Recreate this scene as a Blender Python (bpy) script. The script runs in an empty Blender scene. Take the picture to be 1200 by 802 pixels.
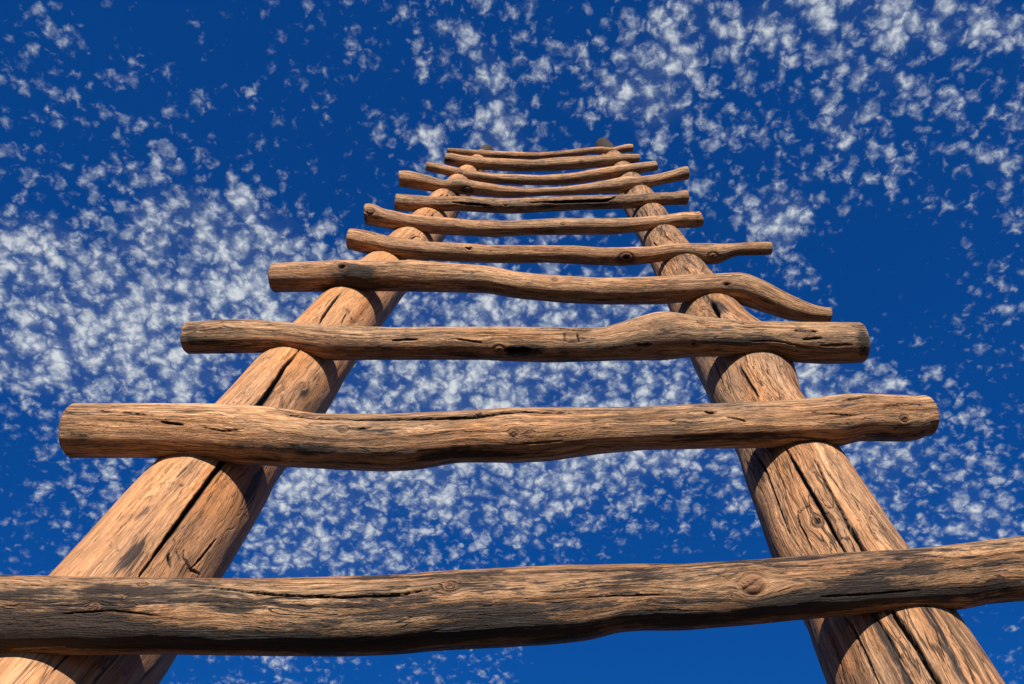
import bpy, math
import numpy as np
from mathutils import Vector

# ------------------------------------------------------------------ camera
F_PX = 915.0; CX, CY = 600.0, 401.0          # calibrated on the 1200x802 photograph
ELEV = math.radians(52.0)
CAM = np.array([0.0, 0.0, 1.25])
AX_R = np.array([1.0, 0.0, 0.0])
AX_F = np.array([0.0, math.cos(ELEV), math.sin(ELEV)])
AX_U = np.array([0.0, -math.sin(ELEV), math.cos(ELEV)])
scene = bpy.context.scene
COL = scene.collection
cam_data = bpy.data.cameras.new('camera')
cam_data.sensor_width = 36.0; cam_data.lens = F_PX/1200*36.0
cam_data.clip_start = 0.02; cam_data.clip_end = 20000
cam = bpy.data.objects.new('camera', cam_data); COL.objects.link(cam)
cam.location = CAM; cam.rotation_euler = (math.pi/2+ELEV, 0, 0)
scene.camera = cam
scene.render.resolution_x = 1024; scene.render.resolution_y = 684

# ------------------------------------------------------------------ light
SUN_EL = math.radians(26.0); SUN_AZ = math.radians(181.0)      # azimuth clockwise from +Y
to_sun = Vector((math.sin(SUN_AZ)*math.cos(SUN_EL), math.cos(SUN_AZ)*math.cos(SUN_EL), math.sin(SUN_EL)))
sd = bpy.data.lights.new('sun', 'SUN'); sd.energy = 5.0; sd.angle = math.radians(0.8); sd.color = (1.0, 0.93, 0.83)
sun = bpy.data.objects.new('sun', sd); COL.objects.link(sun)
sun.rotation_euler = to_sun.to_track_quat('Z', 'Y').to_euler(); sun.location = (0, -5, 8)
scene.view_settings.view_transform = 'Standard'; scene.view_settings.look = 'None'
scene.view_settings.gamma = 1.0; scene.view_settings.exposure = 0.70
scene.view_settings.use_curve_mapping = False

def ray(px, py):
    """world direction (unnormalised, unit depth along the view axis) of a photo pixel"""
    px = np.asarray(px, float)[..., None]; py = np.asarray(py, float)[..., None]
    return AX_R*(px-CX)/F_PX + AX_U*(CY-py)/F_PX + AX_F

def project(P):
    d = P-CAM
    z = d@AX_F
    return CX+F_PX*(d@AX_R)/z, CY-F_PX*(d@AX_U)/z, z

# ------------------------------------------------------------------ node helper
class NT:
    def __init__(s, tree): s.t = tree; s.n = tree.nodes; s.l = tree.links
    def node(s, typ, ins=None, **props):
        nd = s.n.new(typ)
        for k, v in props.items(): setattr(nd, k, v)
        for k, v in (ins or {}).items():
            if isinstance(v, bpy.types.NodeSocket): s.l.new(v, nd.inputs[k])
            else: nd.inputs[k].default_value = v
        return nd
    def math(s, op, a, b=0.0, c=None, clamp=False):
        ins = {0: a, 1: b}
        if c is not None: ins[2] = c
        return s.node('ShaderNodeMath', ins, operation=op, use_clamp=clamp).outputs[0]
    def vmath(s, op, a, b=(0, 0, 0)):
        nd = s.node('ShaderNodeVectorMath', {0: a, 1: b}, operation=op)
        return nd.outputs['Value'] if op in ('DISTANCE', 'LENGTH', 'DOT_PRODUCT') else nd.outputs[0]
    def rng(s, v, a, b, c=0.0, d=1.0, smooth=True):
        return s.node('ShaderNodeMapRange', {0: v, 1: a, 2: b, 3: c, 4: d},
                      interpolation_type='SMOOTHSTEP' if smooth else 'LINEAR').outputs[0]
    def noise(s, vec, scale, detail=4.0, rough=0.55, dist=0.0, col=False, dim='3D'):
        nd = s.node('ShaderNodeTexNoise', {'Vector': vec, 'Scale': scale, 'Detail': detail, 'Roughness': rough, 'Distortion': dist}, noise_dimensions=dim)
        return nd.outputs['Color' if col else 0]
    def mix(s, fac, a, b, mode='MIX'):
        nd = s.node('ShaderNodeMix', None, data_type='RGBA', blend_type=mode)
        for i, v in ((0, fac), (6, a), (7, b)):
            if isinstance(v, bpy.types.NodeSocket): s.l.new(v, nd.inputs[i])
            else: nd.inputs[i].default_value = v if i == 0 else (*v, 1.0)[:4]
        return nd.outputs[2]

# ------------------------------------------------------------------ world: Nishita sky with an altocumulus layer
world = bpy.data.worlds.new('World'); scene.world = world; world.use_nodes = True
w = NT(world.node_tree); w.n.clear()
sky = w.node('ShaderNodeTexSky', sky_type='NISHITA', sun_disc=False, sun_elevation=SUN_EL, sun_rotation=SUN_AZ,
             altitude=3500.0, air_density=0.9, dust_density=0.0, ozone_density=4.5)
SKY_STRENGTH = 0.050
CLOUD_LO = (6.0, 6.9, 7.8); CLOUD_HI = (9.3, 9.7, 9.9)
blue = w.mix(1.0, sky.outputs[0], (0.09, 0.98, 1.72), 'MULTIPLY')
blue = w.mix(0.45, blue, (0.04, 0.74, 3.8))       # polarised deep desert blue
d = w.node('ShaderNodeTexCoord').outputs['Generated']
sep = w.node('ShaderNodeSeparateXYZ', {0: d})
den = w.math('ADD', w.math('MAXIMUM', sep.outputs[2], 0.0), 0.45)
q = w.node('ShaderNodeCombineXYZ', {0: w.math('DIVIDE', sep.outputs[0], den), 1: w.math('DIVIDE', sep.outputs[1], den), 2: 0.0}).outputs[0]
q = w.vmath('MULTIPLY', q, (1.35, 1.35, 1.0))
wob = w.vmath('MULTIPLY', w.vmath('SUBTRACT', w.noise(q, 46.0, 4.0, 0.62, col=True, dim='2D'), (0.5, 0.5, 0.5)), (0.030, 0.030, 0.0))
qd = w.vmath('ADD', q, wob)
# coverage field over the sky: broad banks of cloud and clear gaps, by direction
COVER = [  # photo x, y, radius px, amount
 (20,300,70,.20),(60,340,120,.30),(150,350,110,.26),(240,330,120,.34),(330,340,100,.30),(60,430,120,.20),(180,430,110,.22),(310,290,60,.14),(120,500,100,.10),
 (450,450,130,.34),(560,450,120,.30),(680,450,120,.36),(790,450,110,.28),(600,340,110,.20),(760,340,70,.12),
 (330,600,100,.22),(420,610,100,.24),(380,540,80,.16),(540,570,110,.24),(640,570,90,.08),(820,550,110,.12),(330,730,80,.02),(200,780,100,-.06),(450,790,90,-.08),
 (1010,540,100,.22),(1090,570,80,.14),(950,450,80,.22),(1160,600,60,.10),(1120,540,60,.06),(140,135,100,.08),(60,110,80,.02),(230,150,100,.05),(60,40,70,.02),(60,170,100,-.12),(100,225,50,-.06),
 (690,80,70,.20),(740,120,60,.30),(780,140,40,.16),(780,40,70,.12),(860,50,80,.08),(970,50,100,.14),(1060,90,110,.10),(1160,40,80,.08),
 (560,20,70,.08),(500,30,50,.10),(570,75,30,.20),(850,190,40,.20),(920,255,42,.36),(1030,180,60,.14),(1140,200,50,.20),(980,150,40,.16),(1190,350,40,.16),
 (490,165,40,.18),(440,155,30,.14),(600,150,50,.18),(320,30,30,.10),(290,100,20,.12),(320,150,30,.12),(370,110,40,.10),(285,235,16,.28),(340,130,60,.06),
 (868,235,25,.20),(760,230,50,-.12),(870,300,40,-.06),(430,250,60,-.08),(940,325,25,.18),(1035,340,25,.14),(1000,300,70,-.14),(1060,380,60,-.06),(30,640,60,.04),
 (300,70,170,-.20),(860,800,190,-.45),(700,770,110,-.3),(1150,760,80,-.2),(1030,330,90,-.15),(30,40,90,-.04),(180,30,90,-.08),(850,600,90,.10),(740,560,90,.10),(400,190,90,-.05),(210,200,60,-.04),(20,570,110,-.16),(0,500,60,-.05),(40,680,60,-.05),(560,220,80,.05),(60,30,80,0),(1110,300,90,-.12),(1120,450,60,-.08),(950,220,40,-.12),(850,120,60,-.05),(60,620,60,.10)]
cov = None
for (x, y, R, a) in COVER:
    v = ray(x, y); v = v/np.linalg.norm(v)
    r = 1.5*R/F_PX*math.cos(math.atan(math.hypot(x-CX, y-CY)/F_PX))
    t = w.rng(w.vmath('DISTANCE', d, tuple(v)), r, 0.0, 0.0, a)
    cov = t if cov is None else w.math('ADD', cov, t)
def puffs(scale, size):
    vor = w.node('ShaderNodeTexVoronoi', {'Vector': qd, 'Scale': scale, 'Smoothness': 0.35, 'Randomness': 0.95}, feature='SMOOTH_F1', voronoi_dimensions='2D').outputs[0]
    return w.rng(vor, size, 0.02, 0.0, 1.0, smooth=False)
pf = w.math('MAXIMUM', puffs(41.0, .66), w.math('MULTIPLY', puffs(61.0, .64), .85))
fb = w.noise(q, 25.0, 5.0, 0.56, dim='2D')
fb2 = w.noise(q, 6.5, 2.0, 0.5, dim='2D')
fine = w.noise(qd, 120.0, 3.0, 0.62, dim='2D')
# covn: 0 in clear sky .. 1 in the thick banks
covs = w.math('MULTIPLY', w.math('SUBTRACT', 1.0, w.math('EXPONENT', w.math('MULTIPLY', cov, -3.0))), .37)   # overlapping banks do not pile up
covn = w.math('ADD', covs, w.math('MULTIPLY', w.math('SUBTRACT', fb2, 0.66), 0.42))
dens = w.math('ADD', w.math('MULTIPLY', w.math('SUBTRACT', pf, .05), 0.92), w.math('MULTIPLY', w.math('SUBTRACT', fb, 0.5), 1.5))
dens = w.math('ADD', dens, w.math('MULTIPLY', w.math('SUBTRACT', fine, 0.5), 0.38))
dens = w.math('ADD', dens, w.math('MULTIPLY', covn, 1.25))
mask = w.rng(dens, 0.31, 1.44, 0.0, 1.0)
veil = w.math('MULTIPLY', w.rng(covn, 0.03, 0.38, 0.0, .20), w.rng(fb, .35, .62, .35, 1.0))
mask = w.math('ADD', mask, w.math('MULTIPLY', veil, w.math('SUBTRACT', 1.0, mask)))
cloudc = w.mix(w.rng(dens, 0.5, 1.4), CLOUD_LO, CLOUD_HI)
skyc = w.mix(w.math('MULTIPLY', mask, 0.88), blue, cloudc)
bg = w.node('ShaderNodeBackground', {0: skyc, 1: SKY_STRENGTH})
w.node('ShaderNodeOutputWorld', {0: bg.outputs[0]})
world.cycles.sampling_method = 'MANUAL'; world.cycles.sample_map_resolution = 128

# ------------------------------------------------------------------ numpy gradient noise
_rs = np.random.RandomState(7)
_perm = np.arange(256); _rs.shuffle(_perm); _perm = np.concatenate([_perm, _perm, _perm])
_g = _rs.normal(size=(256, 3)); _g /= np.linalg.norm(_g, axis=1)[:, None]; _g = _g.astype(np.float32)
def perlin(P):
    P = P.astype(np.float32); I = np.floor(P).astype(np.int64); f = P-I; I &= 255
    u = f*f*f*(f*(f*6-15)+10)
    out = 0
    for dx in (0, 1):
        for dy in (0, 1):
            for dz in (0, 1):
                h = _perm[_perm[_perm[I[..., 0]+dx]+I[..., 1]+dy]+I[..., 2]+dz]
                g = _g[h]
                dot = g[..., 0]*(f[..., 0]-dx)+g[..., 1]*(f[..., 1]-dy)+g[..., 2]*(f[..., 2]-dz)
                wt = (u[..., 0] if dx else 1-u[..., 0])*(u[..., 1] if dy else 1-u[..., 1])*(u[..., 2] if dz else 1-u[..., 2])
                out = out+dot*wt
    return out
def fbm(P, oct=3):
    s = 0; a = 1.0
    for i in range(oct): s = s+a*perlin(P*(2**i)+17.3*i); a *= .5
    return s

def smooth1d(a, sig):
    if sig < .3: return a
    k = np.arange(-int(3*sig)-1, int(3*sig)+2); g = np.exp(-.5*(k/sig)**2); g /= g.sum()
    n = len(k)//2
    lo = a[0]-(a[1]-a[0])*np.arange(n, 0, -1); hi = a[-1]+(a[-1]-a[-2])*np.arange(1, n+1)
    return np.convolve(np.concatenate([lo, a, hi]), g, 'valid')

# ------------------------------------------------------------------ a log: axis curve + radius + carved cracks, knots, stains
OUT = None   # outward normal of the ladder face (set below)
def build_log(name, mat, parent, axis, rad, nv, seed, cracks=(), knots=(), stains=(), lump=0.035, cap=0.16, oval=0.03, thin=False):
    nu = len(axis)
    T = np.gradient(axis, axis=0); T /= np.linalg.norm(T, axis=1)[:, None]
    A = OUT[None, :]-T*(T@OUT)[:, None]; A /= np.linalg.norm(A, axis=1)[:, None]
    B = np.cross(T, A)
    U = np.concatenate([[0], np.cumsum(np.linalg.norm(np.diff(axis, axis=0), axis=1))])
    # extra rows for rounded edge and end cap
    def caprows(end):
        i = 0 if end == 0 else nu-1; sg = -1 if end == 0 else 1
        b = cap*rad[i]; rows = []
        for ph in np.linspace(0, math.pi/2, 8)[1:]:
            rows.append((b*math.sin(ph)*sg, (rad[i]-b+b*math.cos(ph))/rad[i]))
        for k in np.linspace(1, 0, 14)[1:]:
            rows.append((b*sg, (1-cap)*max(k, .004)))
        if end == 0: rows = rows[::-1]
        return [(i, a_, s_) for a_, s_ in rows]
    rows = caprows(0)+[(i, 0.0, 1.0) for i in range(nu)]+caprows(1)
    idx = np.array([r[0] for r in rows]); off = np.array([r[1] for r in rows]); sc = np.array([r[2] for r in rows])
    C = axis[idx]+T[idx]*off[:, None]; Ar = A[idx]; Br = B[idx]; Rr = rad[idx]; Ur = U[idx]+off
    th = np.linspace(0, 2*math.pi, nv, endpoint=False)
    TH, SC = np.meshgrid(th, sc); UU = np.repeat(Ur[:, None], nv, 1); RR = np.repeat(Rr[:, None], nv, 1)
    ct, st = np.cos(TH), np.sin(TH)
    rm = float(np.mean(rad))
    so = seed*13.7
    # coarse shape
    base = np.stack([UU/(rm*5.0)+so, ct*.8+so, st*.8], -1)
    lumps = fbm(base, 3)
    fine = fbm(np.stack([UU/(rm*1.6)+so, ct*3.2, st*3.2+so], -1), 3)
    flute = perlin(np.stack([UU/(rm*9)+so, ct*4.5+so, st*4.5], -1))
    R = RR*(1+lump*1.4*lumps+lump*.40*fine+lump*.45*flute+oval*np.cos(2*TH+seed))
    P0 = C[:, None, :]+(R*SC)[..., None]*(ct[..., None]*Ar[:, None, :]+st[..., None]*Br[:, None, :])
    # visible lookup for features given by photo pixels
    px, py, pz = project(P0)
    nrm = ct[..., None]*Ar[:, None, :]+st[..., None]*Br[:, None, :]
    facing = np.einsum('ijk,ijk->ij', nrm, CAM-P0) > 0
    far = np.where(facing & (SC > .99), 0.0, 1e9)
    def locate(x, y):
        k = np.argmin((px-x)**2+(py-y)**2+far); i, j = divmod(k, nv)
        return UU[i, j], TH[i, j], RR[i, j], pz[i, j]/F_PX
    crack = np.zeros_like(TH); knot = np.zeros_like(TH); kdist = np.full_like(TH, 9.0); stain = np.zeros_like(TH)
    THw = TH.copy(); disp = np.zeros_like(TH)
    jit = perlin(np.stack([UU*55+so, ct*6, st*6], -1))*1.0
    jit2 = perlin(np.stack([UU*190+so, ct*20, st*20], -1))
    def wrap(a): return (a+math.pi) % (2*math.pi)-math.pi
    for pts, *wd in cracks:
        L = [locate(x, y) for x, y in pts]
        n = len(L); tot = max(1, n-1)
        wpx = wd[0]; dep = wd[1] if len(wd) > 1 else 1.0
        best = np.full_like(TH, 1e9); fade = np.ones_like(TH)
        if thin and wpx <= 1.5: continue
        strg = min(1.0, (wpx/2.3)**1.3)
        for k in range(n-1):
            (u0, t0, r0, m0), (u1, t1, r1, m1) = L[k], L[k+1]
            v0 = 0.0; v1 = wrap(t1-t0)*r0
            lo, hi = min(u0, u1)-.03, max(u0, u1)+.03
            ri = np.where((Ur > lo) & (Ur < hi))[0]
            if len(ri) == 0: continue
            sl = slice(ri[0], ri[-1]+1)
            du = UU[sl]-u0; dv = wrap(TH[sl]-t0)*r0
            eu, ev = u1-u0, v1; ll = eu*eu+ev*ev+1e-12
            tt = np.clip((du*eu+dv*ev)/ll, 0, 1)
            gt = (k+tt)/tot
            prof = np.clip(np.minimum(gt, 1-gt)*3.5, 0, 1)**.8*(1+.35*perlin(np.stack([UU[sl]*26+so+k, TH[sl]*0+so, TH[sl]*0], -1)))
            wid = np.maximum(wpx*m0*.5*prof, .85*m0)+1e-6
            dd = np.hypot(du-tt*eu, dv-tt*ev+jit[sl]*wpx*m0*.28*(1 if wpx < 5 else .5)+jit2[sl]*wpx*m0*.07)/wid
            upd = dd < best[sl]
            best[sl] = np.where(upd, dd, best[sl]); fade[sl] = np.where(upd, np.clip(prof*1.5, 0, 1), fade[sl])
        cm = np.clip((1.75-best)/.8, 0, 1)*fade*strg; crack = np.maximum(crack, cm)
        m = np.clip(1.25-best, 0, 1); m = m*m*(3-2*m)*fade*strg
        disp -= m*min(.030, dep*wpx*L[0][3]*2.2+.001)
        # lips: slight raised swelling next to the crack
        disp += np.exp(-((best-1.8)/.8)**2)*.10*wpx*L[0][3]*.5
    for x, y, rp, *pr in knots:
        hump = pr[0] if pr else .5; hole = pr[1] if len(pr) > 1 else 0
        u0, t0, r0, m0 = locate(x, y); kr = rp*m0
        du = UU-u0; dv = wrap(TH-t0)*r0
        du_ = du/1.35
        dd = np.hypot(du_, dv)*(1+.16*jit)
        near = np.exp(-(dd/(kr*4.5))**2)
        THw = THw-(dv/(r0))*(kr**2*1.3/(dd**2+kr**2*.5))*near
        m = 1/(1+np.exp((dd/kr-1)*9))
        kdist = np.minimum(kdist, dd/kr)
        rad_ck = np.exp(-((dv+du*.5+jit*kr*.2)/(kr*.13))**2)*np.clip(1.05-dd/kr, 0, 1)**.5
        if kr/m0 > 3: crack = np.maximum(crack, .8*rad_ck); disp -= rad_ck*kr*.2
        knot = np.maximum(knot, m)
        disp += hump*kr*.5*np.exp(-(dd/(kr*1.8))**2)
        disp -= kr*.22*np.exp(-((dd/kr-1)/.22)**2)
        if hole:
            hm = np.exp(-(dd/(kr*.55))**4); disp -= hole*kr*1.2*hm; crack = np.maximum(crack, hm)
    for x, y, lx, ly, a in stains:
        u0, t0, r0, m0 = locate(x, y)
        du = UU-u0; dv = wrap(TH-t0)*r0
        stain += a*np.exp(-((du/(lx*m0))**2+(dv/(ly*m0))**2)**1.0)
    R2 = R*SC+disp*(SC > .5)
    P = C[:, None, :]+R2[..., None]*(ct[..., None]*Ar[:, None, :]+st[..., None]*Br[:, None, :])
    # rough sawn end faces
    endm = (SC < .9)
    P += T[idx][:, None, :]*(endm*(.0015*jit2+.0012*np.sin(SC*40)))[..., None]
    rest = np.stack([UU+so, rm*SC*np.cos(THw), rm*SC*np.sin(THw)], -1)
    n1, n2 = TH.shape
    vid = np.arange(n1*n2).reshape(n1, n2)
    a = vid[:-1]; b = vid[1:]
    faces = np.stack([a, np.roll(a, -1, 1), np.roll(b, -1, 1), b], -1).reshape(-1, 4)
    me = bpy.data.meshes.new(name)
    me.vertices.add(n1*n2); me.vertices.foreach_set('co', (P-parent_loc).astype(np.float32).ravel())
    me.loops.add(faces.size); me.loops.foreach_set('vertex_index', faces.astype(np.int32).ravel())
    me.polygons.add(len(faces)); me.polygons.foreach_set('loop_start', np.arange(0, faces.size, 4, dtype=np.int32))
    me.polygons.foreach_set('use_smooth', np.ones(len(faces), dtype=bool))
    me.update(calc_edges=True)
    def attr(nm, typ, data, key):
        at = me.attributes.new(nm, typ, 'POINT'); at.data.foreach_set(key, data.astype(np.float32).ravel())
    attr('rest', 'FLOAT_VECTOR', rest, 'vector')
    attr('crack', 'FLOAT', crack, 'value'); attr('knot', 'FLOAT', knot, 'value')
    attr('kdist', 'FLOAT', kdist, 'value'); attr('stain', 'FLOAT', stain, 'value')
    attr('endgrain', 'FLOAT', (SC < .86).astype(float), 'value')
    me.materials.append(mat)
    me.validate()
    o = bpy.data.objects.new(name, me); COL.objects.link(o); o.parent = parent
    return o

# ------------------------------------------------------------------ weathered wood
def wood(name, warm, pale, grey, stain_thr=.60, check=1.0, greyness=.5, bump=1.0, rough=.68, grain=1.0, run=1.0, coarse=0.0, edge=.22):
    m = bpy.data.materials.new(name); m.use_nodes = True
    t = NT(m.node_tree); t.n.clear()
    A = lambda nm: t.node('ShaderNodeAttribute', attribute_name=nm)
    rest = A('rest').outputs['Vector']
    ds = t.vmath('MULTIPLY', t.vmath('SUBTRACT', t.noise(t.vmath('MULTIPLY', rest, (1, 3, 3)), 7.0, 3.0, .55, col=True), (.5, .5, .5)), (.02, .018, .018))
    R = t.vmath('ADD', rest, ds)
    def sc(a, b): return t.vmath('MULTIPLY', R, (a, b, b))
    g_f = t.noise(sc(16/run, 480), 1.0, 4.0, .66)
    g_m = t.noise(sc(5.0/run, 120), 1.0, 6.0, .68)
    g_b = t.noise(sc(2.2, 26), 1.0, 4.0, .55)
    pat = t.noise(sc(9/run, 34), 1.0, 6.0, .70)
    pat2 = t.noise(sc(3.0, 9), 1.0, 3.0, .55)
    grit = t.noise(sc(120, 420), 1.0, 3.0, .7)
    stain = A('stain').outputs['Fac']; crack = A('crack').outputs['Fac']; knot = A('knot').outputs['Fac']; kd = A('kdist').outputs['Fac']
    # colour
    c = t.mix(t.rng(g_b, .35, .65), warm, pale)
    c = t.mix(t.math('MULTIPLY', t.rng(pat2, .42, .62), greyness), c, grey)
    rnd = t.node('ShaderNodeObjectInfo').outputs['Random']
    c = t.mix(t.math('MULTIPLY', rnd, .42*greyness), c, grey)
    tone = t.rng(t.math('FRACT', t.math('MULTIPLY', rnd, 7.31)), 0.0, 1.0, .84, 1.06, smooth=False)
    c = t.mix(1.0, c, t.node('ShaderNodeCombineColor', {0: tone, 1: tone, 2: tone}).outputs[0], 'MULTIPLY')
    f = t.math('MULTIPLY', t.rng(g_m, .33, .66, .44, 1.24), t.rng(g_f, .30, .70, .60, 1.26))
    mott = t.math('MULTIPLY', t.rng(t.noise(sc(40, 90), 1.0, 4.0, .6), .3, .7, .82, 1.10), t.rng(grit, .30, .5, .72, 1.03))
    f = t.math('MULTIPLY', f, mott)
    f = t.math('ADD', t.math('MULTIPLY', f, grain), .97*(1-grain))
    fc = t.node('ShaderNodeCombineColor', {0: f, 1: f, 2: t.math('MULTIPLY', f, .985)}).outputs[0]
    c = t.mix(1.0, c, fc, 'MULTIPLY')
    # weather checks: thin dark lines along the grain
    ck = t.noise(sc(3.2, 75), 1.0, 3.0, .5, .3)
    ridge = t.math('ABSOLUTE', t.math('SUBTRACT', ck, .5))
    line = t.rng(ridge, .0, .018, 1.0, 0.0)
    ck2 = t.noise(sc(9, 210), 1.0, 2.0, .5, .5)
    line2 = t.rng(t.math('ABSOLUTE', t.math('SUBTRACT', ck2, .47)), 0.0, .02, .8, 0.0)
    gate = t.rng(t.noise(sc(5, 30), 1.0, 3.0, .5), .42, .54)
    gate2 = t.rng(t.noise(sc(11, 60), 1.0, 2.0, .5), .43, .57)
    line = t.math('MULTIPLY', line, gate)
    line2 = t.math('MULTIPLY', line2, gate2)
    if coarse:      # long open drying checks, wandering a little across the grain
        ck3 = t.noise(t.vmath('MULTIPLY', R, (3.6, 26, 26)), 1.0, 3.0, .55, .6)
        g3 = t.rng(t.noise(sc(4, 14), 1.0, 2.0, .5), .46, .60)
        l3 = t.math('MULTIPLY', t.rng(t.math('ABSOLUTE', t.math('SUBTRACT', ck3, .49)), .0, .011, 1.0, 0.0), t.math('MULTIPLY', g3, coarse))
        line = t.math('MAXIMUM', line, l3)
    lines = t.math('MULTIPLY', t.math('MAXIMUM', line, line2), check, clamp=True)
    # black weathering: patches broken up by the grain
    sm = t.math('ADD', t.math('ADD', pat, t.math('MULTIPLY', t.math('MINIMUM', stain, 3.0), .19)), t.math('MULTIPLY', t.math('SUBTRACT', g_m, .5), .80))
    sm = t.math('ADD', sm, t.math('MULTIPLY', t.math('SUBTRACT', g_f, .5), .60))
    sm = t.math('ADD', sm, t.math('MULTIPLY', t.math('SUBTRACT', pat2, .5), .35))
    black = t.rng(sm, stain_thr, stain_thr+edge, 0.0, .95)
    c = t.mix(t.math('MULTIPLY', lines, .85), c, (.022, .014, .010))
    c = t.mix(black, c, (.020, .015, .013))
    # knots
    ring = t.math('MULTIPLY', t.rng(t.math('SINE', t.math('ADD', t.math('MULTIPLY', kd, 14.0), t.math('MULTIPLY', pat, 9.0))), -.2, 1.0, 0.0, .5), t.rng(g_m, .35, .6))
    kc = t.mix(ring, (.20, .095, .045), (.05, .026, .015))
    c = t.mix(t.math('MULTIPLY', knot, .75), c, kc)
    rim = t.math('MULTIPLY', t.rng(t.math('ABSOLUTE', t.math('SUBTRACT', kd, 1.0)), 0.02, .16, .85, 0.0), t.rng(pat, .42, .60))
    c = t.mix(rim, c, (.03, .018, .012))
    # end grain: growth rings, browner
    sp = t.node('ShaderNodeSeparateXYZ', {0: R})
    rr = t.math('SQRT', t.math('ADD', t.math('MULTIPLY', sp.outputs[1], sp.outputs[1]), t.math('MULTIPLY', sp.outputs[2], sp.outputs[2])))
    er = t.rng(t.math('SINE', t.math('MULTIPLY', rr, 1500.0)), -1.0, 1.0, .55, 1.0)
    ec = t.mix(1.0, (.15, .07, .035), t.node('ShaderNodeCombineColor', {0: er, 1: er, 2: er}).outputs[0], 'MULTIPLY')
    c = t.mix(t.math('MULTIPLY', A('endgrain').outputs['Fac'], .85), c, ec)
    c = t.mix(t.math('MULTIPLY', crack, .96), c, (.006, .004, .003))
    # relief
    h = t.math('ADD', t.math('MULTIPLY', g_f, .55), t.math('MULTIPLY', g_m, 1.0))
    h = t.math('SUBTRACT', h, t.math('MULTIPLY', lines, .55))
    h = t.math('SUBTRACT', h, t.math('MULTIPLY', black, .20))
    h = t.math('ADD', h, t.math('MULTIPLY', t.noise(sc(60, 160), 1.0, 3.0, .6), .30))
    h = t.math('SUBTRACT', h, t.math('MULTIPLY', t.math('MULTIPLY', ring, knot), .3))
    h = t.math('ADD', h, t.math('MULTIPLY', grit, .25))
    bp = t.node('ShaderNodeBump', {'Height': h, 'Strength': 1.0, 'Distance': .0036*bump})
    bs = t.node('ShaderNodeBsdfPrincipled', {'Base Color': c, 'Roughness': t.rng(g_m, .3, .7, rough+.1, rough-.06), 'Normal': bp.outputs[0]})
    bs.inputs['Specular IOR Level'].default_value = .28
    t.node('ShaderNodeOutputMaterial', {0: bs.outputs[0]})
    return m
M_POLE = wood('peeled_pole_wood', (.62, .24, .070), (.60, .30, .135), (.38, .21, .115), stain_thr=.585, check=.8, greyness=.55, bump=.33, grain=.70, run=2.6, coarse=.8, edge=.20)
M_POLE2 = wood('cracked_pole_wood', (.52, .225, .085), (.56, .30, .15), (.30, .19, .115), stain_thr=.545, check=1.0, greyness=.6, bump=1.0, grain=1.0, run=2.2, coarse=1.1, edge=.18)
M_R1 = wood('black_weathered_rung_wood', (.55, .265, .115), (.60, .36, .195), (.27, .175, .115), stain_thr=.47, check=1.0, greyness=.5, bump=1.5, edge=.13)
M_RA = wood('weathered_rung_wood', (.55, .255, .105), (.60, .345, .18), (.32, .205, .13), stain_thr=.57, check=1.0, greyness=.55, bump=1.25, edge=.17)
M_RB = wood('smooth_rung_wood', (.53, .24, .095), (.58, .32, .16), (.33, .20, .12), stain_thr=.60, check=.9, greyness=.55, bump=1.0)

# ------------------------------------------------------------------ ladder geometry
VPX, VPY = 650.0, 70.0
lean = math.atan((CY-VPY)/F_PX)
D = ray(VPX, VPY); D = D/np.linalg.norm(D)                 # direction the poles run
Mv = -AX_U*math.cos(lean)+AX_F*math.sin(lean)               # from the viewer into the ladder face
OUT = -Mv
D_POLE = 0.60                                               # metres from the eye to the plane of the pole axes

parent_loc = np.array([0.0, 0.0, 0.0])
def on_plane(px, py, dist):
    r = ray(px, py); return CAM+r*(dist/(r@Mv))[..., None]

def pole_axis(Lpts, Rpts, ytop, taper_foot):
    ys = np.arange(880.0, ytop-.01, -1.0)
    def edge(pts):
        pts = sorted(pts, key=lambda p: p[1]); X = np.array([p[0] for p in pts], float); Y = np.array([p[1] for p in pts], float)
        x = np.interp(ys, Y, X)
        s0 = (X[-1]-X[-2])/(Y[-1]-Y[-2]); x = np.where(ys > Y[-1], X[-1]+(ys-Y[-1])*s0, x)
        return smooth1d(x, 10)
    xl, xr = edge(Lpts), edge(Rpts)
    def plane(x):
        p = ray(x, ys); t = np.gradient(p, axis=0); n = np.cross(p, t); return n/np.linalg.norm(n, axis=1)[:, None]
    nl, nr = plane(xl), plane(xr)
    lo, hi = xl.copy(), xr.copy()
    for _ in range(40):
        mid = (lo+hi)/2; P = on_plane(mid, ys, D_POLE)-CAM
        dl = np.abs(np.einsum('ij,ij->i', P, nl)); dr = np.abs(np.einsum('ij,ij->i', P, nr))
        go = dl < dr; lo = np.where(go, mid, lo); hi = np.where(go, hi, mid)
    ax = on_plane(mid, ys, D_POLE); rad = smooth1d((dl+dr)/2, 6)
    ax = np.stack([smooth1d(ax[:, k], 3) for k in range(3)], 1)
    # densify the far end, where one pixel spans many centimetres
    seg = np.linalg.norm(np.diff(ax, axis=0), axis=1); L = np.concatenate([[0], np.cumsum(seg)])
    dens = np.concatenate([[0], np.cumsum(np.maximum(1.0, seg/.006))])
    k = np.linspace(0, dens[-1], int(dens[-1])+1)
    Lk = np.interp(k, dens, L)
    ax = np.stack([np.interp(Lk, L, ax[:, j]) for j in range(3)], 1); rad = np.interp(Lk, L, rad)
    # down to the ground
    dirn = ax[0]-ax[60]; dirn /= np.linalg.norm(dirn)
    length = (ax[0][2]+.25)/-dirn[2]
    m = np.linspace(length, 0, int(length/.008))[:-1]
    foot = ax[0]+dirn*m[:, None]
    return np.concatenate([foot, ax]), np.concatenate([rad[0]*(1+taper_foot*m), rad])

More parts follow.
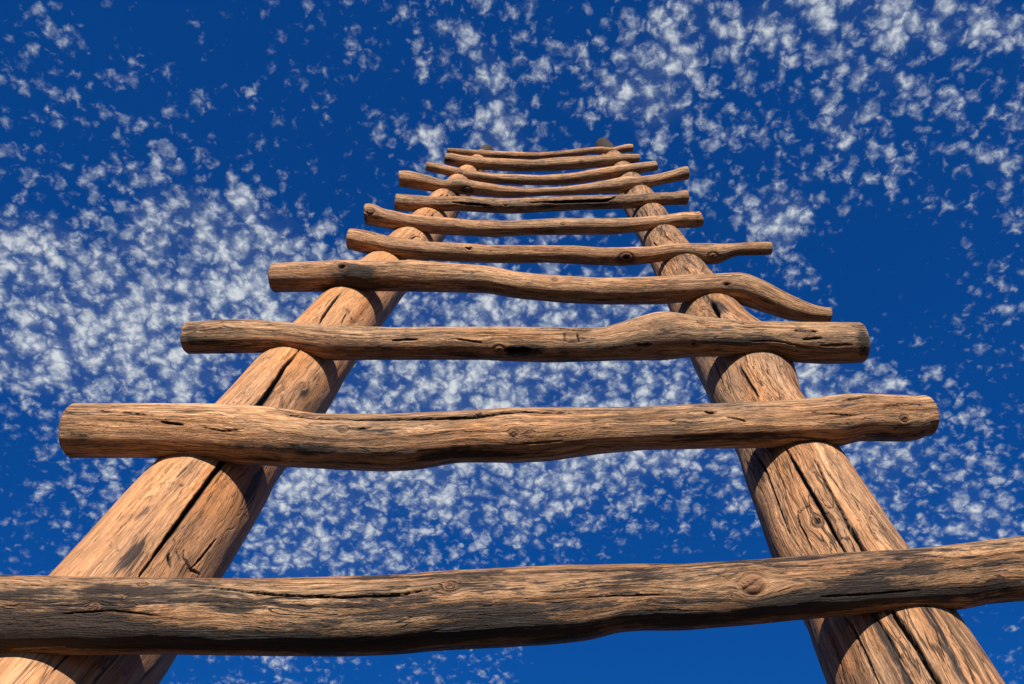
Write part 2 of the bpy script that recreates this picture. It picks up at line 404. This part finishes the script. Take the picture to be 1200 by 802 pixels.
LPl = [(0,738),(65,668),(128,600),(185,540),(255,470),(310,412),(380,343),(425,304),(457,276),(485,250),(504,229),(525,210),(538,197),(568,169)]
LPr = [(180,802),(205,768),(260,675),(305,600),(335,548),(383,482),(418,422),(475,343),(500,309),(519,283),(538,250),(551,229),(563,210),(570,197),(585,169)]
RPl = [(970,802),(942,727),(905,655),(887,600),(862,527),(832,468),(810,420),(783,358),(764,312),(749,280),(732,247),(722,225),(712,203),(691,162)]
RPr = [(1178,802),(1120,715),(1065,642),(1028,590),(985,527),(942,466),(928,420),(866,357),(832,317),(804,282),(780,247),(765,225),(750,205),(711,162)]

ladder = bpy.data.objects.new('ladder', None); COL.objects.link(ladder)
ladder['label'] = 'rustic ladder of crooked peeled logs, two thick poles and eleven rungs'
ladder['category'] = 'ladder'
lax, lrad = pole_axis(LPl, LPr, 178.0, .03)
rax, rrad = pole_axis(RPl, RPr, 170.5, .03)
foot = (lax[0]+rax[0])/2; foot = foot-D*(foot[2]/D[2])
ladder.location = foot; parent_loc = foot.copy()

left = build_log('pole', M_POLE, ladder, lax, lrad, 420, 1, lump=.026, cap=.25, cracks=[
    ([(140,712),(165,674),(188,640),(205,618),(230,583),(257,547),(280,515),(302,479),(317,457),(333,430),(347,414),(356,402)], 6.2),
    ([(372,384),(378,372),(384,364),(392,352),(401,341)], 3.0), ([(413,330),(424,317),(436,304)], 2.0),
    ([(400,381),(403,373),(407,367)], 1.6), ([(408,368),(413,375),(419,384)], 1.8),
    ([(199,647),(199,658),(201,668)], 5), ([(207,645),(209,652),(212,660)], 2.5), ([(215,644),(217,654),(224,668),(235,674)], 4),
    ([(222,668),(236,655),(247,640),(254,631)], 3), ([(462,300),(470,291),(480,281)], 2.0), ([(478,283),(487,277),(494,279)],1.8), ([(472,287),(479,293)],1.6), ([(492,258),(500,251)],1.8), ([(502,256),(509,251)],1.7), ([(511,234),(520,227)],1.8), ([(521,232),(526,228)],1.6), ([(543,206),(550,203)],1.6), ([(433,322),(440,318),(444,309)],1.8), ([(395,395),(407,383)],1.6),
    ([(120,640),(150,610),(172,583)], 1.5), ([(60,790),(100,745)], 2), ([(250,570),(268,545)], 1.2), ([(330,520),(345,498)], 1.2),
    ([(168,585),(180,581)], 2)],
    knots=[(407,364,4.5,.5), (213,568,2.5,0,1), (356,452,4,.3), (222,668,3,.3)],
    stains=[(480,280,40,14,.9),(505,252,50,14,.8),(530,228,60,14,.8),(440,330,40,16,.6),(268,600,60,8,.7),(205,570,60,10,.6),(225,545,40,12,.6),(157,650,46,16,1.5),(130,628,70,8,.7),(215,662,30,18,.9),(355,459,14,9,1.3),(292,585,45,14,1.1),(303,560,30,9,.8),
            (160,606,12,6,.9),(170,598,12,5,.8),(450,360,30,14,.7),(472,330,40,12,.8),(95,655,50,7,.8),(576,174,40,300,5),
            (370,440,10,6,.5),(240,700,80,20,.5),(395,400,40,10,.6)])
left['label'] = 'left pole, smooth orange log with one long dark split'
right = build_log('pole', M_POLE2, ladder, rax, rrad, 420, 5, lump=.028, cap=.2, cracks=[
    ([(917,520),(925,532),(943,563),(957,587),(968,608),(983,637),(1000,662)], 3.8),
    ([(950,533),(957,543),(970,570),(983,593),(995,615),(1009,641)], 2.6), ([(985,603),(998,622),(1011,643),(1020,655)], 4.2),
    ([(1040,706),(1050,722),(1073,757),(1100,800),(1112,820)], 6.5), ([(990,722),(1000,737),(1012,762),(1025,790),(1032,806)], 3),
    ([(1022,716),(1034,735),(1050,762),(1066,787)], 2.5), ([(866,427),(873,439),(884,457),(890,466)], 2.2),
    ([(836,423),(842,436),(848,452)], 1.6), ([(895,430),(908,446),(922,463)], 1.3), ([(833,352),(838,361),(845,374)], 4.5),
    ([(883,530),(890,540),(897,552),(908,580),(920,612),(926,628)], 2.8), ([(874,540),(884,556),(890,577)], 1.4),
    ([(937,602),(941,596),(950,592)], 2.5), ([(960,606),(966,602),(973,601)], 2.5), ([(935,600),(937,615),(944,628),(952,645)], 2.5),
    ([(967,550),(985,573),(1010,600),(1032,622)], 1.2), ([(975,745),(985,775),(990,800)], 1.5), ([(1090,740),(1130,790)], 1.5),
    ([(822,325),(815,340),(820,349)], 1.5), ([(808,320),(800,312),(797,322)], 1.4), ([(826,312),(822,320)],1.2),
    ([(777,268),(780,277),(788,283)], 1.6), ([(768,272),(765,284),(772,290)], 1.6), ([(790,272),(796,282)], 1.2),
    ([(755,247),(760,256)], 1.2), ([(768,245),(772,254)], 1.1), ([(905,540),(920,570),(935,596)],1.3),([(850,445),(856,462)],1.2)],
    knots=[(957,611,8,.5,.4), (808,335,4,.4)],
    stains=[(745,245,60,12,.8),(790,300,50,10,.7),(835,330,40,10,.6),(898,600,60,8,1.3),(890,560,40,9,.9),(940,620,40,12,.7),(1000,620,50,10,.9),(1010,660,50,12,.9),(1030,740,50,8,1.0),(1105,750,60,9,1.1),
            (1125,795,40,10,1.0),(960,590,30,6,.5),(820,345,30,14,.9),(845,360,30,8,.7),(815,310,40,8,.5),(703,165,75,300,6),
            (760,290,60,10,.6),(1080,700,60,14,.8),(900,450,50,8,.5),(1000,570,40,6,.6),(865,530,50,10,.7)])
right['label'] = 'right pole, tan log full of long cracks with a knot'

# ------------------------------------------------------------------ rungs: traced top and bottom edges (photo pixels)
RUNGS = [
 dict(top=[(-130,674),(0,673),(133,676),(233,677),(300,678),(400,675),(483,672),(510,669),(600,665),(667,662),(800,661),(900,655),(1000,647),(1083,642),(1150,635),(1200,629),(1330,618)],
      bot=[(-130,772),(0,770),(100,768),(200,767),(300,769),(400,770),(467,768),(500,764),(633,756),(683,751),(717,742),(750,739),(800,739),(867,733),(933,726),(1050,717),(1117,715),(1147,708),(1200,704),(1330,692)],
      mat='1', label='bottom rung, thickest and most blackened, crossing the whole frame',
      cracks=[([(165,685),(240,688),(320,697),(400,699.5),(467,697),(500,691),(521,687)], 3.2),
              ([(600,708),(640,703),(683,700),(740,699),(800,697)], 1.7), ([(530,682),(560,681),(595,677)], 1.5), ([(893,657),(905,664)], 1.5),
              ([(560,711),(600,707)],1.5), ([(836,672),(850,677),(868,676)], 1.4), ([(1060,650),(1120,655),(1180,650)], 1.6), ([(0,684),(60,687),(110,684)], 2),
              ([(960,700),(1020,697),(1080,692)], 2), ([(700,690),(760,688),(830,692)],1.2), ([(1135,640),(1141,645)],1.4), ([(60,720),(130,716),(190,722)],2)],
      knots=[(528,687,7,.5), (883,684,12,.35), (167,685,4.5,.5), (305,696,5,.4), (110,712,6,.3)],
      stains=[(60,745,120,16,1.3),(20,700,60,10,.8),(130,735,60,16,1.3),(100,690,60,8,.7),(220,755,160,14,1.2),(350,755,170,13,1.4),(200,705,90,10,.7),
              (600,725,45,12,1.1),(560,735,60,12,.9),(470,750,90,10,1.1),(730,712,60,10,.5),(1000,692,80,10,1.1),(960,712,100,8,1.1),(1090,665,70,9,.9),
              (1150,690,60,7,1.1),(1050,700,90,7,1.0),(1170,655,40,8,.7),(850,705,60,8,.8),(780,725,90,7,.7),(500,715,70,8,.5)]),
 dict(top=[(75,476),(87,472),(150,472),(250,473),(317,477),(370,485),(450,485),(500,483),(560,480),(600,477),(750,477),(833,473),(943,468),(975,464),(1000,461),(1050,463),(1083,464),(1092,474)],
      bot=[(75,532),(87,537),(183,537),(250,540),(283,544),(350,548),(450,553),(480,552),(533,543),(600,543),(640,541),(700,532),(750,528),(850,526),(977,524),(1000,517),(1067,518),(1084,508),(1092,500)],
      mat='A', label='second rung from the bottom, with a long split along its upper edge',
      cracks=[([(300,481),(340,487),(400,491),(467,491.5),(530,490),(560,489),(587,485),(613,483.5),(660,484),(705,484)], 4.2), ([(110,482),(150,484),(184,487)], 2.2),
              ([(186,494),(200,496),(216,498)], 2.4), ([(986,470),(1003,467),(1024,463)], 3), ([(407,502),(418,503),(436,502)], 2.2),
              ([(555,488),(562,485),(566,484)], 3), ([(825,482),(832,484),(841,483)], 2.5), ([(850,489),(865,491),(875,495)], 1.5),
              ([(940,487),(970,485),(1005,487)], 1.5), ([(90,490),(120,492),(170,497)], 1.3), ([(1030,478),(1060,473),(1088,475)], 1.5), ([(470,512),(500,510),(540,505)], 1.2),
              ([(230,500),(260,505),(290,502)], 1.4), ([(610,520),(660,517)], 1.4)],
      knots=[(602,507,4.5,.5), (402,503,4.5,.5), (620,507,2.2,.4), (1060,491,4,.3,.2), (480,536,3,.3)],
      stains=[(90,515,20,14,.9),(130,520,40,5,.8),(363,528,24,8,1.1),(300,520,50,6,.7),(290,538,70,5,.9),(445,512,22,7,.8),(560,530,60,7,1.0),(600,533,60,8,1.1),(520,531,40,6,1.0),
              (700,525,60,6,.5),(880,513,60,7,1.3),(840,510,60,5,.8),(950,518,40,6,.8),(1050,510,30,7,.9),(985,475,20,8,.6),(230,535,50,5,.5),(420,543,90,5,.8),(780,500,60,6,.3)]),
 dict(top=[(214,378),(227,377),(283,374),(313,376),(350,379),(400,382),(467,384),(500,383),(600,383),(707,384),(723,380),(750,372),(773,365),(790,366),(810,370),(850,374),(873,377),(907,377),(1000,378),(1010,378),(1016,380)],
      bot=[(214,414),(220,415),(300,414),(340,413),(360,417),(387,423),(433,422),(500,422),(567,422),(607,424),(640,425),(723,423),(773,423),(817,419),(867,418),(900,417),(933,425),(967,427),(1003,426),(1016,424)],
      mat='A', label='third rung from the bottom, swollen on its right half',
      cracks=[([(360,380),(400,383),(467,386),(500,384)], 1.8), ([(620,386),(647,384.5),(677,388),(695,388)], 2), ([(590,411),(607,412),(624,410)], 7, .5), ([(661,390),(662,401)], 1.8), ([(676,391),(679,403)], 2),
              ([(458,399),(474,398),(491,398)], 2), ([(745,405),(755,405),(765,404)], 2.5), ([(535,398),(545,399),(566,402)], 1.6),
              ([(860,383),(900,384),(950,386)], 1.6), ([(930,388),(945,387),(960,389)], 2.5), ([(940,398),(965,396)], 2.2), ([(960,405),(1000,404)],1.3), ([(970,383),(1010,384)],1.3),
              ([(230,388),(290,386),(340,390)], 1.2), ([(880,400),(920,402),(960,410)],1.4)],
      knots=[(821,378,3.4,.4), (748,405,3,.3), (813,403,3.2,.2,.5), (585,410,5,.6)],
      stains=[(222,395,10,12,.8),(245,400,25,4,.7),(607,411,22,7,2.2),(620,409,14,5,1.6),(745,385,30,9,.8),(770,392,30,8,.5),(830,402,40,5,1.0),(700,415,60,4,.7),(480,412,60,5,.6),(300,402,40,4,.6),
              (910,400,50,7,.7),(980,395,30,8,.7),(1012,400,6,16,1.5),(945,387,14,5,.7),(560,417,60,4,.8),(385,412,30,6,.6)]),
 dict(top=[(315,309),(325,308),(350,307),(400,305),(483,305),(533,309),(573,312),(600,318),(640,322),(707,326),(773,324),(833,321),(867,319),(887,327),(917,343),(950,357),(970,361),(974,362)],
      bot=[(315,342),(320,343),(380,342),(467,342),(533,343),(573,344),(607,350),(657,355),(707,357),(773,357),(810,354),(843,350),(873,358),(900,367),(927,376),(950,378),(970,378),(974,377)],
      mat='B', label='fourth rung from the bottom, bending sharply down at its right end',
      cracks=[([(880,350),(895,353),(912,352)], 1.4), ([(905,345),(930,358)], 1.2), ([(396,314),(400,312),(406,313)], 2.5), ([(770,340),(800,337),(830,339)],1.0), ([(440,320),(500,324)],1.0)],
      knots=[(400,314,5,.9,.5), (650,327,4,.4), (852,333,3.4,.2,1.0), (655,322,2,.3)],
      stains=[(416,318,24,8,3.0),(410,334,36,9,2.2),(430,338,60,6,1.6),(560,338,80,4,.8),(345,338,20,4,.6),(853,334,5,4,1.5),(940,365,30,5,.5),(700,350,60,4,.4),(965,372,8,8,.6)]),
 dict(top=[(407,269),(412,268),(425,270),(457,277),(500,283),(540,285),(575,287.5),(625,287.5),(675,288),(700,290),(727,290),(765,289),(790,285.5),(815,285),(852,285.5),(880,284),(902,283.5),(905,285)],
      bot=[(405,289),(409,292),(425,296),(457,302.5),(500,305.5),(550,308),(600,309),(640,308),(690,311),(727,312),(752,310),(782,306),(802,304),(818,308),(828,310.5),(840,310),(855,302.5),(865,300),(902,299),(905,297.5)],
      mat='B', label='fifth rung from the bottom, ending in a thin stub on the right',
      cracks=[([(545,290),(550,292),(553,290)], 2), ([(425,274),(450,281)], 1.2), ([(860,292),(900,291)], 1.2), ([(470,290),(520,294)],1.0)],
      knots=[(734,302,5.5,.6,.5), (551,291,2,.4), (835,300,4,.6)],
      stains=[(734,302,10,7,3.0),(420,285,14,5,.6),(800,298,20,5,.5),(845,303,15,5,.6),(600,305,60,3,.5)]),
 dict(top=[(424,241),(431,237.5),(438,240),(445,244),(475,250.5),(512,254),(555,258),(600,259),(650,256),(690,256),(740,255.5),(780,252),(800,248.5),(820,248),(824,251)],
      bot=[(424,258),(428,264),(462,269.5),(500,274),(550,277),(580,278),(620,276),(675,275.5),(715,275.5),(740,273),(765,270),(790,267.5),(817,267.5),(824,262)],
      mat='B', label='sixth rung from the bottom, knobbed at its left end',
      cracks=[([(560,266),(590,268),(615,266)], 1.0), ([(640,262),(700,262)], .9)], knots=[(433,247,4,.7), (660,262,2,.4)],
      stains=[(428,256,6,8,.8),(640,272,60,3,.5),(818,259,6,8,.9),(745,262,18,4,.5)]),
 dict(top=[(460,228),(464,227),(500,230),(550,230.5),(595,233),(625,232),(675,229.5),(727,228.5),(765,226),(790,225.5),(800,223),(807,222.5)],
      bot=[(460,246),(465,247.5),(500,249),(537,247.5),(560,249),(600,251),(640,248.5),(690,246),(747,244.5),(780,241),(800,240.5),(807,241)],
      mat='A', label='seventh rung from the bottom, with a deep dark gouge along its right half',
      cracks=[([(620,238),(635,237),(650,237),(670,236.5),(690,236),(710,235.5),(718,232.5),(723,230)], 3.4, .7), ([(530,237),(550,239),(575,241)], 2.6), ([(480,235),(520,237)], 1.2), ([(795,232),(797,239)], 1.5)],
      knots=[(592,239,2.5,.5)], stains=[(560,243,30,4,.8),(500,243,30,3,.5),(800,235,8,6,.8),(670,240,40,3,.7)]),
 dict(top=[(465,202),(470,200),(478,200),(500,205.5),(517,211),(523,211),(532,208),(540,208),(550,211),(587,217.5),(625,220.5),(660,219),(685,216),(705,212.5),(722,209),(735,206),(745,207.5),(770,204.5),(790,199.5),(804,194.5),(808,196)],
      bot=[(465,217),(468,219.5),(500,224),(540,228),(575,231),(600,231.5),(650,229.5),(690,228),(727,227),(745,222.5),(760,220),(790,213.5),(805,211),(808,208.5)],
      mat='B', label='eighth rung from the bottom, curved like a bow with its right end up',
      cracks=[([(700,217),(730,214)], .9)], knots=[(548,222,3,.4), (757,214,2,.3)],
      stains=[(549,223,9,5,2.5),(700,224,30,3,.5),(468,212,5,6,.6)]),
 dict(top=[(498,190.5),(502,189.5),(520,193),(550,200),(587,204),(637,205.5),(675,202.5),(690,199.5),(715,195.5),(740,192),(769,188.5),(771,190)],
      bot=[(498,199),(503,201.5),(525,206),(555,212.5),(580,216),(625,217.5),(665,217),(690,214),(715,210),(745,204.5),(768,200.5),(771,199)],
      mat='B', label='ninth rung from the bottom, sagging in the middle',
      cracks=[([(560,206),(600,210),(660,211)], 1.3), ([(700,203),(720,200)],1.0)], knots=[(540,202,2,.4)], stains=[(600,214,40,2.5,.8),(740,200,15,3,.5)]),
 dict(top=[(522,180),(526,179),(540,182),(575,185),(625,187.5),(650,185),(700,182),(715,181),(747,180.5),(750,182)],
      bot=[(519,190),(524,193),(540,196),(560,199),(610,202),(650,201),(690,198),(722,194),(747,190.5),(750,189)],
      mat='B', label='tenth rung from the bottom, second from the top, wider at its left end',
      cracks=[([(600,191),(660,190)], .8)], knots=[(680,189,1.6,.3)], stains=[(525,188,8,5,.9),(610,198,50,2.5,.7),(735,187,12,3,.6)]),
 dict(top=[(523,174),(527,173.5),(560,176),(600,178),(632,179),(665,176),(695,172.5),(705,172),(712,173),(718,174),(722,172),(737,168.5),(742,169.5)],
      bot=[(523,179.5),(527,180.5),(560,185),(600,188),(632,187),(675,184),(690,181),(715,180),(739,179),(742,178)],
      mat='B', label='topmost rung, the thinnest of all', cracks=[], knots=[(717,177,1.6,.3)], stains=[(600,184,30,2,.8),(735,176,10,3,.7)]),
]
def contact_curve(ax, rad, Rr):
    P = ax+OUT[None, :]*(rad+Rr-.021)[:, None]
    return P
MAT = {'1': M_R1, 'A': M_RA, 'B': M_RB}
for n, g in enumerate(RUNGS):
    x0 = min(g['top'][0][0], g['bot'][0][0]); x1 = max(g['top'][-1][0], g['bot'][-1][0])
    step = 1.2 if n < 2 else (1.1 if n < 4 else .9)
    if n:                       # the sawn end nearest the eye projects a little beyond the end of the axis
        hp = (abs(g['bot'][1][1]-g['top'][1][1])/2, abs(g['bot'][-2][1]-g['top'][-2][1])/2)
        x0 += .42*hp[0]; x1 -= .36*hp[1]
    xs = np.arange(x0, x1+step*.5, step)
    def e(pts):
        X, Y = zip(*pts); return smooth1d(np.interp(xs, X, Y), (7 if n < 2 else 5 if n < 4 else 2.6)/step)
    yt, yb = e(g['top']), e(g['bot'])
    # keep the ends round, not pinched
    at, ab = np.arctan((CY-yt)/F_PX), np.arctan((CY-yb)/F_PX)
    yc = CY-F_PX*np.tan((at+ab)/2); half = (at-ab)/2
    def radius(z, yc_, h): return z/np.cos(np.arctan((CY-yc_)/F_PX))*np.sin(h)
    inv = []
    for ax, rad in ((lax, lrad), (rax, rrad)):
        z = 1.0; Rr = .04
        for _ in range(6):
            P = contact_curve(ax, rad, Rr); px, py, pz = project(P)
            ok = pz > .3
            ycx = np.interp(px, xs, yc); dlt = np.where(ok, np.abs(py-ycx), 1e9)
            k = int(np.argmin(dlt)); z = pz[k]; xk = px[k]
            Rr = radius(z, np.interp(xk, xs, yc), np.interp(xk, xs, half))
        inv.append((xk, 1/z))
    (xa, ia), (xb, ib) = inv
    iz = ia+(ib-ia)*(xs-xa)/(xb-xa); z = 1/iz
    axis = CAM+ray(xs, yc)*z[:, None]; rr = radius(z, yc, half)
    hpx = float(np.mean(half))*F_PX
    nv = int(np.clip(2*math.pi*hpx/1.1, 100, 440))
    k0 = max(2, int(.012*len(rr)))
    rr[:k0] = np.maximum(rr[:k0], rr[k0]*.97); rr[-k0:] = np.maximum(rr[-k0:], rr[-k0-1]*.97)
    o = build_log('rung', MAT[g['mat']], ladder, axis, rr, nv, 20+n*3, cracks=g['cracks'], knots=g['knots'], stains=g['stains'],
                  lump=.022 if n < 4 else .03, cap=.13, oval=.0, thin=(n >= 3))
    o['label'] = g['label']
    print('rung', n+1, 'z', [round(1/i, 2) for _, i in inv], 'r %.3f' % rr.mean(), 'verts', len(o.data.vertices))
print('pole radii', lrad.min(), lrad.max(), rrad.min(), rrad.max(), 'top z', lax[-1], rax[-1])

# ------------------------------------------------------------------ ground
def ground():
    R = 3000.0
    rings = [0, .5, 1, 2, 3, 4, 6, 9, 14, 22, 40, 80, 200, 600, 1500, R]; seg = 96
    vs, fs = [], []
    for r in rings:
        for k in range(seg):
            a = 2*math.pi*k/seg; x, y = r*math.cos(a), r*math.sin(a)
            vs.append((x, y, .02*math.sin(x*1.3)*math.cos(y*1.1) if 0 < r < 22 else 0.0))
    for i in range(len(rings)-1):
        for k in range(seg):
            a, b = i*seg+k, i*seg+(k+1) % seg
            fs.append((a, a+seg, b+seg, b) if i else (a+seg, b+seg, b))
    me = bpy.data.meshes.new('ground'); 
    # centre ring collapses to one point: use triangles there
    me.from_pydata(vs, [], [tuple(f) for f in fs]); me.validate()
    m = bpy.data.materials.new('dark_packed_earth'); m.use_nodes = True; t = NT(m.node_tree); t.n.clear()
    co = t.node('ShaderNodeTexCoord').outputs['Object']
    c = t.mix(t.rng(t.noise(co, 1.2, 8, .6), .35, .65), (.035, .023, .015), (.06, .04, .027))
    c = t.mix(t.rng(t.noise(co, 45, 4, .6), .55, .7), c, (.13, .10, .08))
    bp = t.node('ShaderNodeBump', {'Height': t.noise(co, 30, 8, .65), 'Distance': .02})
    bs = t.node('ShaderNodeBsdfPrincipled', {'Base Color': c, 'Roughness': .95, 'Normal': bp.outputs[0]})
    t.node('ShaderNodeOutputMaterial', {0: bs.outputs[0]})
    me.materials.append(m)
    o = bpy.data.objects.new('ground', me); COL.objects.link(o); o['kind'] = 'structure'
    return o
ground()
